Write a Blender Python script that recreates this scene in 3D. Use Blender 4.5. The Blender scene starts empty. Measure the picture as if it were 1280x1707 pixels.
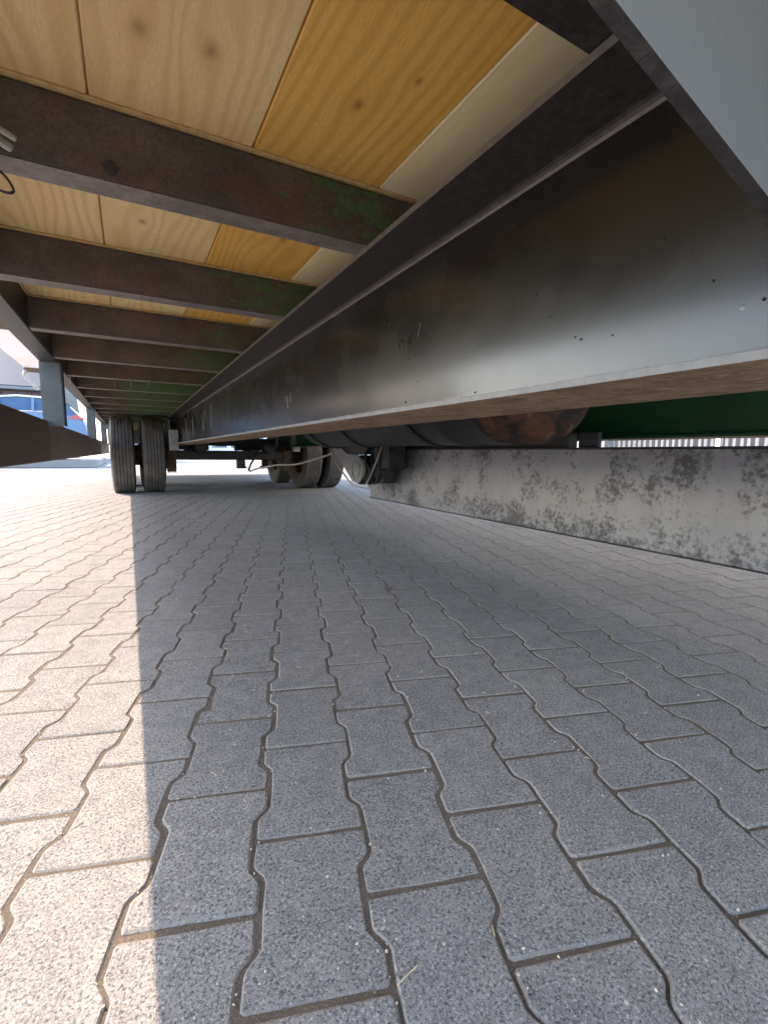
import bpy, bmesh, math, random
import numpy as np
from mathutils import Vector, Matrix, Euler
random.seed(7); np.random.seed(7)
C = bpy.context.scene
COL = C.collection
PI = math.pi

# ------------------------------------------------------------------ camera
CAM_Z = 0.54
YAW, PITCH, ROLL = 0.50209, -0.12613, 0.01017
fw = Vector((math.sin(YAW)*math.cos(PITCH), math.cos(YAW)*math.cos(PITCH), math.sin(PITCH)))
rt = Vector((math.cos(YAW), -math.sin(YAW), 0)); up = rt.cross(fw)
rt, up = rt*math.cos(ROLL)+up*math.sin(ROLL), -rt*math.sin(ROLL)+up*math.cos(ROLL)
cam = bpy.data.cameras.new('camera'); camo = bpy.data.objects.new('camera', cam); COL.objects.link(camo)
m = Matrix((rt, up, -fw)).transposed().to_4x4(); m.translation = (0, 0, CAM_Z)
camo.matrix_world = m
cam.sensor_fit = 'VERTICAL'; cam.sensor_height = 36; cam.lens = 36*771.7/1707
cam.clip_start = 0.01; cam.clip_end = 2000
C.camera = camo

# ------------------------------------------------------------------ light
SS, KK = 0.790, 0.95                      # lateral and lengthwise shadow shift per metre of height
to_sun = Vector((-SS, KK, 1)).normalized()
sun_el = math.asin(to_sun.z); sun_az = math.atan2(to_sun.x, to_sun.y)
W = bpy.data.worlds.new('World'); C.world = W; W.use_nodes = True
nt = W.node_tree; bg = nt.nodes['Background']
sky = nt.nodes.new('ShaderNodeTexSky'); sky.sky_type = 'NISHITA'; sky.sun_disc = False
sky.sun_elevation = sun_el; sky.sun_rotation = sun_az; sky.air_density = 1.0; sky.dust_density = 1.3; sky.ozone_density = 0.8
nt.links.new(sky.outputs[0], bg.inputs[0]); bg.inputs[1].default_value = 0.15
sl = bpy.data.lights.new('sun', 'SUN'); so = bpy.data.objects.new('sun', sl); COL.objects.link(so)
sl.energy = 2.0; sl.angle = math.radians(0.45); sl.color = (1.0, 0.80, 0.63)
so.rotation_euler = to_sun.to_track_quat('Z', 'Y').to_euler()
C.view_settings.view_transform = 'Standard'; C.view_settings.look = 'None'
C.view_settings.gamma = 1; C.view_settings.exposure = 2.7
C.view_settings.use_curve_mapping = False
C.cycles.max_bounces = 10; C.cycles.diffuse_bounces = 7; C.cycles.glossy_bounces = 4
C.cycles.use_denoising = True; C.cycles.sample_clamp_indirect = 8

# ------------------------------------------------------------------ material helpers
class NT:
    def __init__(s, name):
        s.m = bpy.data.materials.new(name); s.m.use_nodes = True
        s.n = s.m.node_tree.nodes; s.l = s.m.node_tree.links
        s.b = s.n['Principled BSDF']
    def node(s, t, **k):
        n = s.n.new(t)
        for a, v in k.items(): setattr(n, a, v)
        return n
    def link(s, a, b): s.l.new(a, b)
    def setin(s, sock, v):
        if hasattr(v, 'is_output') or isinstance(v, bpy.types.NodeSocket): s.link(v, sock)
        else: sock.default_value = v
    def pos(s, scale=(1, 1, 1), off=(0, 0, 0)):
        g = s.node('ShaderNodeNewGeometry'); mp = s.node('ShaderNodeMapping')
        s.link(g.outputs['Position'], mp.inputs[0]); mp.inputs['Scale'].default_value = scale
        mp.inputs['Location'].default_value = off
        return mp.outputs[0]
    def noise(s, vec, scale, detail=4, rough=.55, dist=0):
        n = s.node('ShaderNodeTexNoise'); s.link(vec, n.inputs['Vector'])
        n.inputs['Scale'].default_value = scale; n.inputs['Detail'].default_value = detail
        n.inputs['Roughness'].default_value = rough; n.inputs['Distortion'].default_value = dist
        return n.outputs['Fac']
    def vor(s, vec, scale, out='Distance', feature='F1'):
        n = s.node('ShaderNodeTexVoronoi', feature=feature); s.link(vec, n.inputs['Vector'])
        n.inputs['Scale'].default_value = scale
        return n.outputs[out]
    def ramp(s, fac, stops):
        r = s.node('ShaderNodeValToRGB'); s.link(fac, r.inputs[0]); e = r.color_ramp.elements
        while len(e) < len(stops): e.new(.5)
        for el, (p, c) in zip(e, stops):
            el.position = p; el.color = (c, c, c, 1) if not hasattr(c, '__len__') else (*c, 1)
        return r.outputs[0]
    def mix(s, fac, a, b, mode='MIX'):
        n = s.node('ShaderNodeMix', data_type='RGBA', blend_type=mode)
        s.setin(n.inputs[0], fac)
        for i, v in ((6, a), (7, b)):
            if isinstance(v, tuple): v = (*v, 1) if len(v) == 3 else v
            s.setin(n.inputs[i], v)
        return n.outputs[2]
    def math(s, op, a, b=0.0, clamp=False):
        n = s.node('ShaderNodeMath', operation=op, use_clamp=clamp)
        s.setin(n.inputs[0], a); s.setin(n.inputs[1], b)
        return n.outputs[0]
    def bump(s, h, strength=.3, dist=.002, prev=None):
        n = s.node('ShaderNodeBump'); s.link(h, n.inputs['Height'])
        n.inputs['Strength'].default_value = strength; n.inputs['Distance'].default_value = dist
        if prev is not None: s.link(prev, n.inputs['Normal'])
        s.link(n.outputs[0], s.b.inputs['Normal']); return n.outputs[0]
    def base(s, c, rough=.7, metal=0.0, spec=.5):
        if isinstance(c, tuple) and len(c) == 3: c = (*c, 1)
        s.setin(s.b.inputs['Base Color'], c); s.setin(s.b.inputs['Roughness'], rough)
        s.setin(s.b.inputs['Metallic'], metal); s.b.inputs['Specular IOR Level'].default_value = spec
        return s.m

def plain(name, c, rough=.6, metal=0.0, var=.25, scale=14, spec=.5, bump=.15):
    t = NT(name); p = t.pos()
    f = t.noise(p, scale, 6, .6)
    col = t.mix(t.ramp(f, [(.3, 0), (.7, 1)]), tuple(x*(1-var) for x in c), tuple(min(1, x*(1+var)) for x in c))
    t.bump(t.noise(p, scale*14, 3), bump, .001)
    return t.base(col, rough, metal, spec)

def two(name, a, b, scale, lo, hi, rough_a=.6, rough_b=.8, stretch=(1, 1, 1), bump=.3, c=None, cscale=40, clo=.55, chi=.65, bscale=160, metal=0.0, detail=8):
    t = NT(name); p = t.pos(stretch)
    f = t.ramp(t.noise(p, scale, detail, .65), [(lo, 0), (hi, 1)])
    col = t.mix(f, a, b)
    if c: col = t.mix(t.ramp(t.noise(p, cscale, 8, .7), [(clo, 0), (chi, 1)]), col, c)
    fine = t.noise(t.pos(), bscale, 5, .65)
    col = t.mix(t.ramp(fine, [(.3, .35), (.7, 0)]), col, (0.0, 0.0, 0.0))
    r = t.mix(f, (rough_a,)*3, (rough_b,)*3)
    t.bump(fine, bump, .0012)
    return t.base(col, r, metal)

M = {}
# concrete paver: exposed fine aggregate, dusty rims
def paver_mat(name, rim):
    t = NT(name); p = t.pos()
    oi = t.node('ShaderNodeObjectInfo').outputs['Random']; gi = t.node('ShaderNodeNewGeometry').outputs['Random Per Island']
    rnd = t.math('FRACT', t.math('ADD', oi, gi))
    b0 = t.mix(rnd, (.262, .248, .238), (.300, .284, .270))
    big = t.noise(p, 2.2, 5, .6)
    b0 = t.mix(t.ramp(big, [(.35, 0), (.7, .55)]), b0, (.35, .315, .275))
    st = t.ramp(t.noise(t.pos(off=(11, 4, 0)), 1.1, 6, .65), [(.50, 0), (.70, .38)])
    b0 = t.mix(st, b0, (.17, .158, .150))
    med = t.noise(p, 26, 6, .7)
    b0 = t.mix(t.ramp(med, [(.38, .45), (.6, 0)]), b0, (.15, .145, .142))
    grain = t.noise(p, 270, 3, .75)
    b1 = t.mix(t.ramp(grain, [(.37, .85), (.52, 0)]), b0, (.055, .055, .058))
    g2 = t.noise(t.pos(off=(5, 3, 1)), 300, 2, .7)
    b1 = t.mix(t.ramp(g2, [(.54, 0), (.68, .75)]), b1, (.52, .50, .47))
    vd = t.vor(p, 62); vc = t.vor(p, 62, 'Color')
    sp = t.math('MULTIPLY', t.ramp(vd, [(.10, 1), (.17, 0)]), t.ramp(vc, [(.86, 0), (.88, .8)]))
    b1 = t.mix(sp, b1, (.66, .63, .57))
    if rim: b1 = t.mix(t.ramp(t.noise(p, 90, 4), [(.35, .15), (.65, .75)]), b1, (.275, .245, .205))
    h = t.math('ADD', t.math('MULTIPLY', grain, .6), t.math('MULTIPLY', t.noise(p, 700, 2), .35))
    t.bump(h, .8, .0028)
    return t.base(b1, .92, 0, .12)
M['paver'] = paver_mat('paver_concrete', False)
M['paver_rim'] = paver_mat('paver_rim', True)
t = NT('joint_sand'); p = t.pos()
c = t.mix(t.noise(p, 40, 6, .7), (.095, .075, .060), (.20, .16, .118))
c = t.mix(t.ramp(t.noise(p, 420, 3, .7), [(.56, 0), (.68, .8)]), c, (.36, .30, .22))
t.bump(t.noise(p, 300, 5, .7), .9, .004); M['sand'] = t.base(c, .95, 0, .2)
t = NT('far_paving'); p = t.pos()
c = t.mix(t.noise(p, 3, 8, .7), (.24, .225, .21), (.33, .305, .28)); M['far'] = t.base(c, .9, 0, .3)
M['grit'] = plain('pale_grit', (.55, .47, .36), .8, var=.4, scale=60)
M['straw'] = plain('straw', (.55, .45, .28), .7, var=.3, scale=90)

def wood(name, base, dark, light, seed, knots, strength=1.0, sw=1.0):
    """softwood board, grain along Y, knots given as (x, y, size) in the place's metres"""
    t = NT(name); g = t.node('ShaderNodeNewGeometry'); sep = t.node('ShaderNodeSeparateXYZ')
    t.link(g.outputs['Position'], sep.inputs[0]); X, Y = sep.outputs[0], sep.outputs[1]
    wx = X; kd = None; halo = None
    for kx, ky, ks in knots:
        dx = t.math('SUBTRACT', X, kx); dy = t.math('MULTIPLY', t.math('SUBTRACT', Y, ky), .62)
        d2 = t.math('ADD', t.math('MULTIPLY', dx, dx), t.math('MULTIPLY', dy, dy))
        e = t.math('EXPONENT', t.math('MULTIPLY', d2, -1/(ks*ks*7)))
        wx = t.math('ADD', wx, t.math('MULTIPLY', e, t.math('MULTIPLY', dx, -.72)))
        k = t.math('EXPONENT', t.math('MULTIPLY', d2, -1/(ks*ks*.55)))
        kd = k if kd is None else t.math('MAXIMUM', kd, k)
        halo = e if halo is None else t.math('MAXIMUM', halo, e)
    cmb = t.node('ShaderNodeCombineXYZ'); t.link(wx, cmb.inputs[0]); t.link(t.math('MULTIPLY', Y, .17), cmb.inputs[1]); cmb.inputs[2].default_value = seed
    v = cmb.outputs[0]
    low = t.noise(v, 5.5, 2, .5)
    ph = t.math('ADD', t.math('MULTIPLY', wx, 62*sw), t.math('MULTIPLY', low, 19))
    ring = t.math('SINE', t.math('MULTIPLY', ph, 6.28/2.2))
    ringf = t.ramp(t.math('ADD', t.math('MULTIPLY', ring, .5), .5), [(.35, 0), (.95, .75*strength)])
    col = t.mix(t.ramp(t.noise(v, 9, 4), [(.3, 0), (.7, 1)]), base, light)
    col = t.mix(ringf, col, dark)
    fib = t.noise(v, 330, 3, .6)
    col = t.mix(t.ramp(fib, [(.35, .38), (.65, 0)]), col, dark)
    if kd is not None:
        rk = t.noise(v, 160, 3, .7)
        col = t.mix(t.math('MULTIPLY', kd, t.math('ADD', .55, t.math('MULTIPLY', rk, .6)), True), col, tuple(x*.42 for x in dark))
        col = t.mix(t.math('MULTIPLY', halo, .25), col, dark)
    big = t.noise(t.pos(off=(seed, 0, 0)), 2.6, 4, .6)
    col = t.mix(t.ramp(big, [(.52, 0), (.75, .45)]), col, dark)
    t.bump(fib, .18, .001)
    return t.base(col, .62, 0, .35)

M['wood_a'] = wood('pine_cream', (.84, .63, .30), (.60, .40, .16), (.88, .70, .38), 1.3, [(-.33, .56, .007), (-.2, 1.9, .008)], .6)
M['wood_b'] = wood('pine_pale', (.86, .66, .32), (.64, .43, .17), (.90, .74, .42), 4.1, [(.042, .767, .0125), (.131, .759, .013), (.06, 1.36, .011), (.17, 2.4, .014)], .55)
M['wood_c'] = wood('pine_orange', (.84, .50, .11), (.58, .28, .05), (.88, .57, .16), 8.7, [(.356, .749, .0105), (.415, .66, .006), (.39, 1.28, .010), (.27, 1.9, .012)], .55, 1.5)
M['wood_d'] = wood('pine_white', (.90, .82, .50), (.75, .62, .32), (.92, .85, .56), 2.2, [(.60, 1.75, .012)], .35)
M['wood_strip'] = wood('pine_strip', (.62, .43, .19), (.4, .24, .09), (.68, .5, .24), 6.2, [], .5)

def joist_mat(name, green, gx, rust=.38):
    t = NT(name); p = t.pos((1, 1, 1.6)); g = t.node('ShaderNodeNewGeometry'); sep = t.node('ShaderNodeSeparateXYZ')
    t.link(g.outputs['Position'], sep.inputs[0])
    c = t.mix(t.ramp(t.noise(p, 7, 7, .65), [(.35, 0), (.65, 1)]), (.076, .065, .060), (.145, .119, .102))
    c = t.mix(t.ramp(t.noise(t.pos(off=(3, 1, 7)), 11, 7, .7), [(.50, 0), (.68, rust)]), c, (.22, .085, .03))
    n = t.noise(t.pos((1, 1, 3), (0, 0, 4)), 9, 8, .72)
    bias = t.math('MULTIPLY', t.math('SUBTRACT', sep.outputs[0], gx), 1.3)
    n2 = t.math('MULTIPLY', t.math('SUBTRACT', t.noise(t.pos(off=(7, 7, 1)), 48, 6, .75), .5), .55)
    ob = t.math('MULTIPLY', t.math('SUBTRACT', t.node('ShaderNodeObjectInfo').outputs['Random'], .5), .14)
    f = t.ramp(t.math('ADD', t.math('ADD', t.math('ADD', n, ob), n2), t.math('MINIMUM', bias, green)), [(.56, 0), (.61, .85)])
    c = t.mix(f, c, (.075, .165, .06))
    fine = t.noise(t.pos(), 150, 6, .7)
    c = t.mix(t.ramp(fine, [(.3, .5), (.6, 0)]), c, (.012, .010, .009))
    c = t.mix(t.ramp(t.noise(t.pos(off=(9, 2, 2)), 60, 6, .75), [(.6, 0), (.75, .5)]), c, (.22, .18, .15))
    t.bump(fine, .55, .002)
    return t.base(c, .6, 0, .45)
M['joist_a'] = joist_mat('joist_rusty_brown', .075, .30)
M['joist_b'] = joist_mat('joist_green_flaking', .19, -.02)
M['flange_u'] = two('joist_flange_lit', (.17, .145, .135), (.27, .24, .225), 30, .4, .6, .5, .6, bump=.4)  # paler underside: light off the ground painted into the flange colour

# main beam: satin black paint, dusty, glossier low down
t = NT('beam_black_satin'); p = t.pos((1, 1, 1))
c = t.mix(t.ramp(t.noise(p, 5, 6, .6), [(.35, 0), (.7, 1)]), (.008, .007, .007), (.014, .011, .010))
streak = t.ramp(t.noise(t.pos((1, 9, 1.2)), 2.4, 7, .75), [(.80, 0), (.92, .3)])
c = t.mix(streak, c, (.13, .12, .12))
dots = t.math('MULTIPLY', t.ramp(t.vor(p, 26), [(.04, 1), (.08, 0)]), t.ramp(t.vor(p, 26, 'Color'), [(.90, 0), (.92, .5)]))
c = t.mix(dots, c, (.22, .20, .19))
r = t.mix(t.noise(p, 9, 3, .5), (.20,)*3, (.30,)*3)
r = t.mix(streak, r, (.6,)*3)
b1 = t.bump(t.noise(p, 45, 2, .5), .05, .001)
t.bump(dots, .25, .001, b1)
sm = t.ramp(t.noise(t.pos((1, .8, 1), (3, 2, 5)), 3.2, 6, .62), [(.45, 0), (.68, .55)])
c = t.mix(sm, c, (.026, .023, .021)); r = t.mix(sm, r, (.42,)*3)
fs = t.ramp(t.noise(t.pos((1, 1.6, 26)), 30, 5, .7), [(.60, 0), (.72, .08)])
c = t.mix(fs, c, (.12, .11, .10))
M['beam'] = t.base(c, r, 0, .36); t.b.inputs['Coat Weight'].default_value = .22; t.b.inputs['Coat Roughness'].default_value = .15; t.b.inputs['Coat IOR'].default_value = 1.6
t = NT('beam_flange_speckled'); p = t.pos()
c = t.mix(t.ramp(t.noise(p, 70, 8, .75), [(.42, 0), (.70, 1)]), (.020, .018, .019), (.07, .06, .058))
t.bump(t.noise(p, 180, 5, .7), .4, .002); M['beam_flange'] = t.base(c, .5, 0, .5)
M['fillet'] = plain('beam_fillet_lit', (.15, .14, .13), .38, .0, .2, 60)  # paler tone stands in for the light the fillets catch
M['flange_rust'] = two('lower_flange_rusty', (.40, .27, .155), (.17, .09, .045), 22, .38, .68, .8, .7, (1, .75, 1), 1.0, (.52, .40, .28), 60, .54, .66, bscale=120)
M['black'] = plain('black_steel', (.020, .020, .022), .45, 0, .4, 20)
M['blackdirty'] = two('black_steel_dirty', (.018, .018, .02), (.06, .05, .045), 14, .45, .65, .45, .8)
M['tank'] = two('tank_black_dented', (.020, .021, .025), (.045, .045, .05), 9, .4, .65, .38, .5, c=(.30, .28, .27), cscale=38, clo=.70, chi=.76, bump=.4)
M['tank_rust'] = two('tank_end_rust', (.020, .016, .015), (.15, .060, .035), 7, .47, .60, .7, .8, c=(.30, .20, .14), cscale=14, clo=.6, chi=.72)
M['green'] = two('green_beam_paint', (.009, .075, .027), (.013, .10, .04), 8, .4, .65, .42, .55, c=(.05, .045, .02), cscale=4, clo=.64, chi=.74, bump=.2)
M['rail'] = plain('side_rail_dark', (.035, .036, .042), .5, 0, .4, 9)
M['postgrey'] = plain('post_blue_grey', (.105, .12, .13), .5, 0, .2, 14)
M['guardnear'] = two('guard_brown_shaded', (.080, .052, .040), (.11, .075, .058), 6, .4, .6, .6, .7)  # near stretch of the guard, shade painted in as darker brown
M['guardfar'] = two('guard_grey_brown_lit', (.15, .125, .115), (.20, .17, .155), 5, .4, .6, .6, .7, (1, .4, 1))  # far stretch of the guard, reflected light painted in as paler brown
# skirt panel: light grey coat, clustered dark spots
t = NT('panel_spotted_grey'); p = t.pos()
g = t.node('ShaderNodeNewGeometry'); sep = t.node('ShaderNodeSeparateXYZ'); t.link(g.outputs['Position'], sep.inputs[0])
c = t.mix(t.ramp(t.noise(p, 6, 5, .6), [(.3, 0), (.7, 1)]), (.21, .215, .235), (.265, .27, .285))
cl = t.noise(t.pos((1, 1, 1), (2, 4, 1)), 8, 4, .6); fn = t.noise(p, 68, 4, .58)
zz = t.math('MULTIPLY', t.math('SUBTRACT', .30, sep.outputs[2]), .55)
zz = t.math('MAXIMUM', zz, t.math('MULTIPLY', t.math('SUBTRACT', sep.outputs[2], .50), .75))
zz = t.math('MAXIMUM', zz, -.02)
s_ = t.math('ADD', t.math('ADD', t.math('MULTIPLY', cl, .75), t.math('MULTIPLY', fn, .62)), zz)
f = t.ramp(s_, [(.675, 0), (.83, .9)])
c = t.mix(f, c, (.060, .060, .070))
M['panel'] = t.base(c, .38, .45, .5)
t = NT('bracket_plate_grey'); p = t.pos()
c = t.mix(t.noise(p, 9, 5, .6), (.17, .178, .182), (.225, .232, .235))
dd = t.math('MULTIPLY', t.ramp(t.vor(p, 60), [(.12, 1), (.3, 0)]), t.ramp(t.vor(p, 60, 'Color'), [(.7, 0), (.75, .35)]))
c = t.mix(dd, c, (.2, .21, .22)); t.bump(t.noise(p, 240, 3), .15, .001); M['plate'] = t.base(c, .6, 0, .4)
M['rubber'] = two('tyre_rubber', (.085, .078, .074), (.17, .15, .135), 9, .4, .68, .75, .9, bump=.5)
M['rim'] = two('rim_rusty_brown', (.10, .050, .028), (.19, .11, .065), 12, .4, .6, .6, .8)
M['hose'] = plain('grey_hose', (.40, .36, .32), .5)
M['wire'] = plain('dark_wire', (.03, .028, .026), .5)
M['steel'] = plain('bare_steel', (.38, .38, .36), .45, .3, .25, 20)
M['zinc'] = two('zinc_plate', (.26, .26, .25), (.36, .355, .34), 20, .4, .6, .5, .6)
M['greybrkt'] = plain('bracket_paint', (.25, .255, .25), .5, 0, .25, 20)
t = NT('awning_white_cloth'); p = t.pos()
c = t.mix(t.ramp(t.noise(p, 1.3, 5, .6), [(.5, 0), (.75, .4)]), (.80, .81, .83), (.68, .60, .54))
t.base(c, .8, 0, .2)
tr = t.node('ShaderNodeBsdfTranslucent'); t.link(c, tr.inputs[0]); mx = t.node('ShaderNodeMixShader'); mx.inputs[0].default_value = .25
t.link(t.b.outputs[0], mx.inputs[1]); t.link(tr.outputs[0], mx.inputs[2]); t.link(mx.outputs[0], t.n['Material Output'].inputs[0])
M['awning'] = t.m
M['arm'] = plain('awning_arm_brown', (.12, .085, .065), .6)
M['cladding'] = plain('body_cladding', (.35, .24, .13), .7, 0, .2, 5)
M['paint_blue'] = plain('car_blue', (.09, .16, .29), .25, .3, .03, 3, bump=0)
M['glass'] = plain('car_glass', (.05, .10, .18), .06, 0, .1, 3, .8, bump=0)
M['chrome'] = plain('chrome', (.8, .8, .82), .2, .9, .02, bump=0)
M['lamp_red'] = plain('lamp_red', (.40, .05, .06), .2, 0, .1, bump=0)
M['bldroof'] = plain('roof_blue_grey', (.022, .034, .044), .5, 0, .12, 1.5)
M['bldwall'] = plain('wall_brown_boards', (.11, .085, .085), .8, 0, .2, 2)
M['white'] = plain('white_paint', (.82, .81, .79), .5, 0, .06, 6)
M['slat'] = plain('fence_slat_grey', (.17, .18, .19), .5, 0, .15, 3)
M['darkhall'] = plain('dark_hall_wall', (.02, .022, .026), .7, 0, .2, 2)
M['paleblue'] = plain('pale_blue_box', (.55, .62, .80), .5, 0, .05)
M['leaf'] = plain('hedge_leaf', (.05, .10, .03), .6, 0, .4, 8)
M['bark'] = plain('bark', (.09, .07, .05), .9)

# ------------------------------------------------------------------ mesh helpers
WL = {}
def wloc(o):
    v = Vector((0, 0, 0))
    while o is not None: v = v + o.location; o = o.parent
    return v
def empty(name, loc, label=None, cat=None, group=None):
    o = bpy.data.objects.new(name, None); COL.objects.link(o); o.location = loc; o.empty_display_size = .2
    if label: o['label'] = label
    if cat: o['category'] = cat
    if group: o['group'] = group
    return o
def link(name, bm, mats, parent=None, origin=None, smooth=False, label=None, kind=None):
    me = bpy.data.meshes.new(name); bmesh.ops.recalc_face_normals(bm, faces=bm.faces)
    if origin is None:
        cs = [v.co for v in bm.verts]
        origin = Vector([(min(c[i] for c in cs)+max(c[i] for c in cs))/2 for i in range(3)])
    origin = Vector(origin)
    bmesh.ops.translate(bm, verts=bm.verts, vec=-origin)
    if smooth:
        for f in bm.faces: f.smooth = True
    bm.to_mesh(me); bm.free()
    if smooth:
        try: me.set_sharp_from_angle(angle=math.radians(smooth if smooth > 1 else 35))
        except Exception: pass
    for mm in (mats if isinstance(mats, (list, tuple)) else [mats]): me.materials.append(mm)
    o = bpy.data.objects.new(name, me); COL.objects.link(o)
    if parent: o.parent = parent; o.location = origin - wloc(parent)
    else: o.location = origin
    if label: o['label'] = label
    if kind: o['kind'] = kind
    return o
def box(bm, a, b, bev=0.0, mi=0, seg=1):
    x0, y0, z0 = a; x1, y1, z1 = b
    vs = [bm.verts.new((x, y, z)) for x in (x0, x1) for y in (y0, y1) for z in (z0, z1)]
    F = [(0, 1, 3, 2), (4, 6, 7, 5), (0, 4, 5, 1), (2, 3, 7, 6), (0, 2, 6, 4), (1, 5, 7, 3)]
    fs = [bm.faces.new([vs[i] for i in f]) for f in F]
    for f in fs: f.material_index = mi
    if bev:
        es = list({e for f in fs for e in f.edges})
        r = bmesh.ops.bevel(bm, geom=es, offset=bev, segments=seg, affect='EDGES', profile=.5)
        for f in r['faces']: f.material_index = mi
    return vs
def prism(bm, pts, axis, a, b, mi=0):
    """extrude a 2D outline along an axis ('x','y','z')"""
    def mk(p, t):
        return {'x': (t, p[0], p[1]), 'y': (p[0], t, p[1]), 'z': (p[0], p[1], t)}[axis]
    v0 = [bm.verts.new(mk(p, a)) for p in pts]; v1 = [bm.verts.new(mk(p, b)) for p in pts]
    n = len(pts); fs = [bm.faces.new(v0[::-1]), bm.faces.new(v1)]
    for i in range(n): fs.append(bm.faces.new((v0[i], v0[(i+1) % n], v1[(i+1) % n], v1[i])))
    for f in fs: f.material_index = mi
    return fs
def tube(bm, pts, r, seg=8, mi=0, caps=True):
    pts = [Vector(p) for p in pts]; rings = []
    for i, p in enumerate(pts):
        d = (pts[min(i+1, len(pts)-1)] - pts[max(i-1, 0)]).normalized()
        a = d.orthogonal().normalized() if i == 0 else (pa - d*pa.dot(d)).normalized()
        pa = a; b = d.cross(a)
        rings.append([bm.verts.new(p + (a*math.cos(2*PI*k/seg) + b*math.sin(2*PI*k/seg))*r) for k in range(seg)])
    for i in range(len(rings)-1):
        for k in range(seg):
            f = bm.faces.new((rings[i][k], rings[i][(k+1) % seg], rings[i+1][(k+1) % seg], rings[i+1][k])); f.material_index = mi
    if caps:
        for rg in (rings[0][::-1], rings[-1]): bm.faces.new(rg).material_index = mi
def curve(pts, n=8):
    """smooth polyline through points (Catmull-Rom)"""
    P = [Vector(p) for p in pts]; out = []
    for i in range(len(P)-1):
        p0, p1, p2, p3 = P[max(i-1, 0)], P[i], P[i+1], P[min(i+2, len(P)-1)]
        for k in range(n):
            t = k/n
            out.append(.5*((2*p1)+(p2-p0)*t+(2*p0-5*p1+4*p2-p3)*t*t+(3*p1-p0-3*p2+p3)*t**3))
    return out + [P[-1]]
def lathe(bm, prof, axis, c, seg=48, closed=False, mi=0):
    """prof: list of (along axis, radius) or with material index"""
    rings = []
    for q in prof:
        a, r = q[0], q[1]; ring = []
        for k in range(seg):
            t = 2*PI*k/seg; u, v = r*math.cos(t), r*math.sin(t)
            ring.append(bm.verts.new({'x': (c[0]+a, c[1]+u, c[2]+v), 'y': (c[0]+u, c[1]+a, c[2]+v), 'z': (c[0]+u, c[1]+v, c[2]+a)}[axis]))
        rings.append(ring)
    n = len(rings)
    for i in range(n if closed else n-1):
        A, B = rings[i], rings[(i+1) % n]; q = prof[i]
        for k in range(seg):
            f = bm.faces.new((A[k], A[(k+1) % seg], B[(k+1) % seg], B[k])); f.material_index = q[2] if len(q) > 2 else mi
    if not closed:
        if prof[0][1] > 1e-4: bm.faces.new(rings[0][::-1]).material_index = mi
        if prof[-1][1] > 1e-4: bm.faces.new(rings[-1]).material_index = mi
def dup(o, parent, loc, rot=None):
    c = o.copy(); COL.objects.link(c); c.parent = parent; c.location = loc
    if rot: c.rotation_euler = rot
    return c
def duptree(o, parent, loc):
    c = dup(o, parent, loc)
    for ch in list(o.children): dup(ch, c, ch.location)
    return c

# ------------------------------------------------------------------ ground
bm = bmesh.new(); s = 600
vs = [bm.verts.new(p) for p in ((-s, -s, -.02), (s, -s, -.02), (s, s, -.02), (-s, s, -.02))]; bm.faces.new(vs)
link('ground', bm, M['far'], kind='structure', origin=(0, 0, -.02))
bm = bmesh.new(); vs = [bm.verts.new(p) for p in ((-9, -3, .0008), (13, -3, .0008), (13, 17, .0008), (-9, 17, .0008))]; bm.faces.new(vs)
pavement = link('pavement', bm, M['sand'], kind='structure', origin=(0, 0, .0008))
from mathutils import noise as mn
NX, NY = 170, 190; gx = np.linspace(-1.7, 2.4, NX); gy = np.linspace(.1, 4.4, NY)
vv = []
for yy in gy:
    for xx in gx:
        q = mn.noise(Vector((xx*5, yy*5, 0)))*.0009+mn.noise(Vector((xx*23, yy*23, 3)))*.0008
        ed = min(xx+1.7, 2.4-xx, yy-.1, 4.4-yy)
        vv.append((xx, yy, .0012+(.0038+q)*min(1, ed*4)))
ff = [(j*NX+i, j*NX+i+1, (j+1)*NX+i+1, (j+1)*NX+i) for j in range(NY-1) for i in range(NX-1)]
me = bpy.data.meshes.new('joint_sand'); me.from_pydata(vv, [], ff); me.materials.append(M['sand']); me.polygons.foreach_set('use_smooth', [True]*len(ff))
o = bpy.data.objects.new('joint_sand', me); COL.objects.link(o); o.parent = pavement; o.location = (0, 0, -.0008); o['kind'] = 'stuff'

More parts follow.
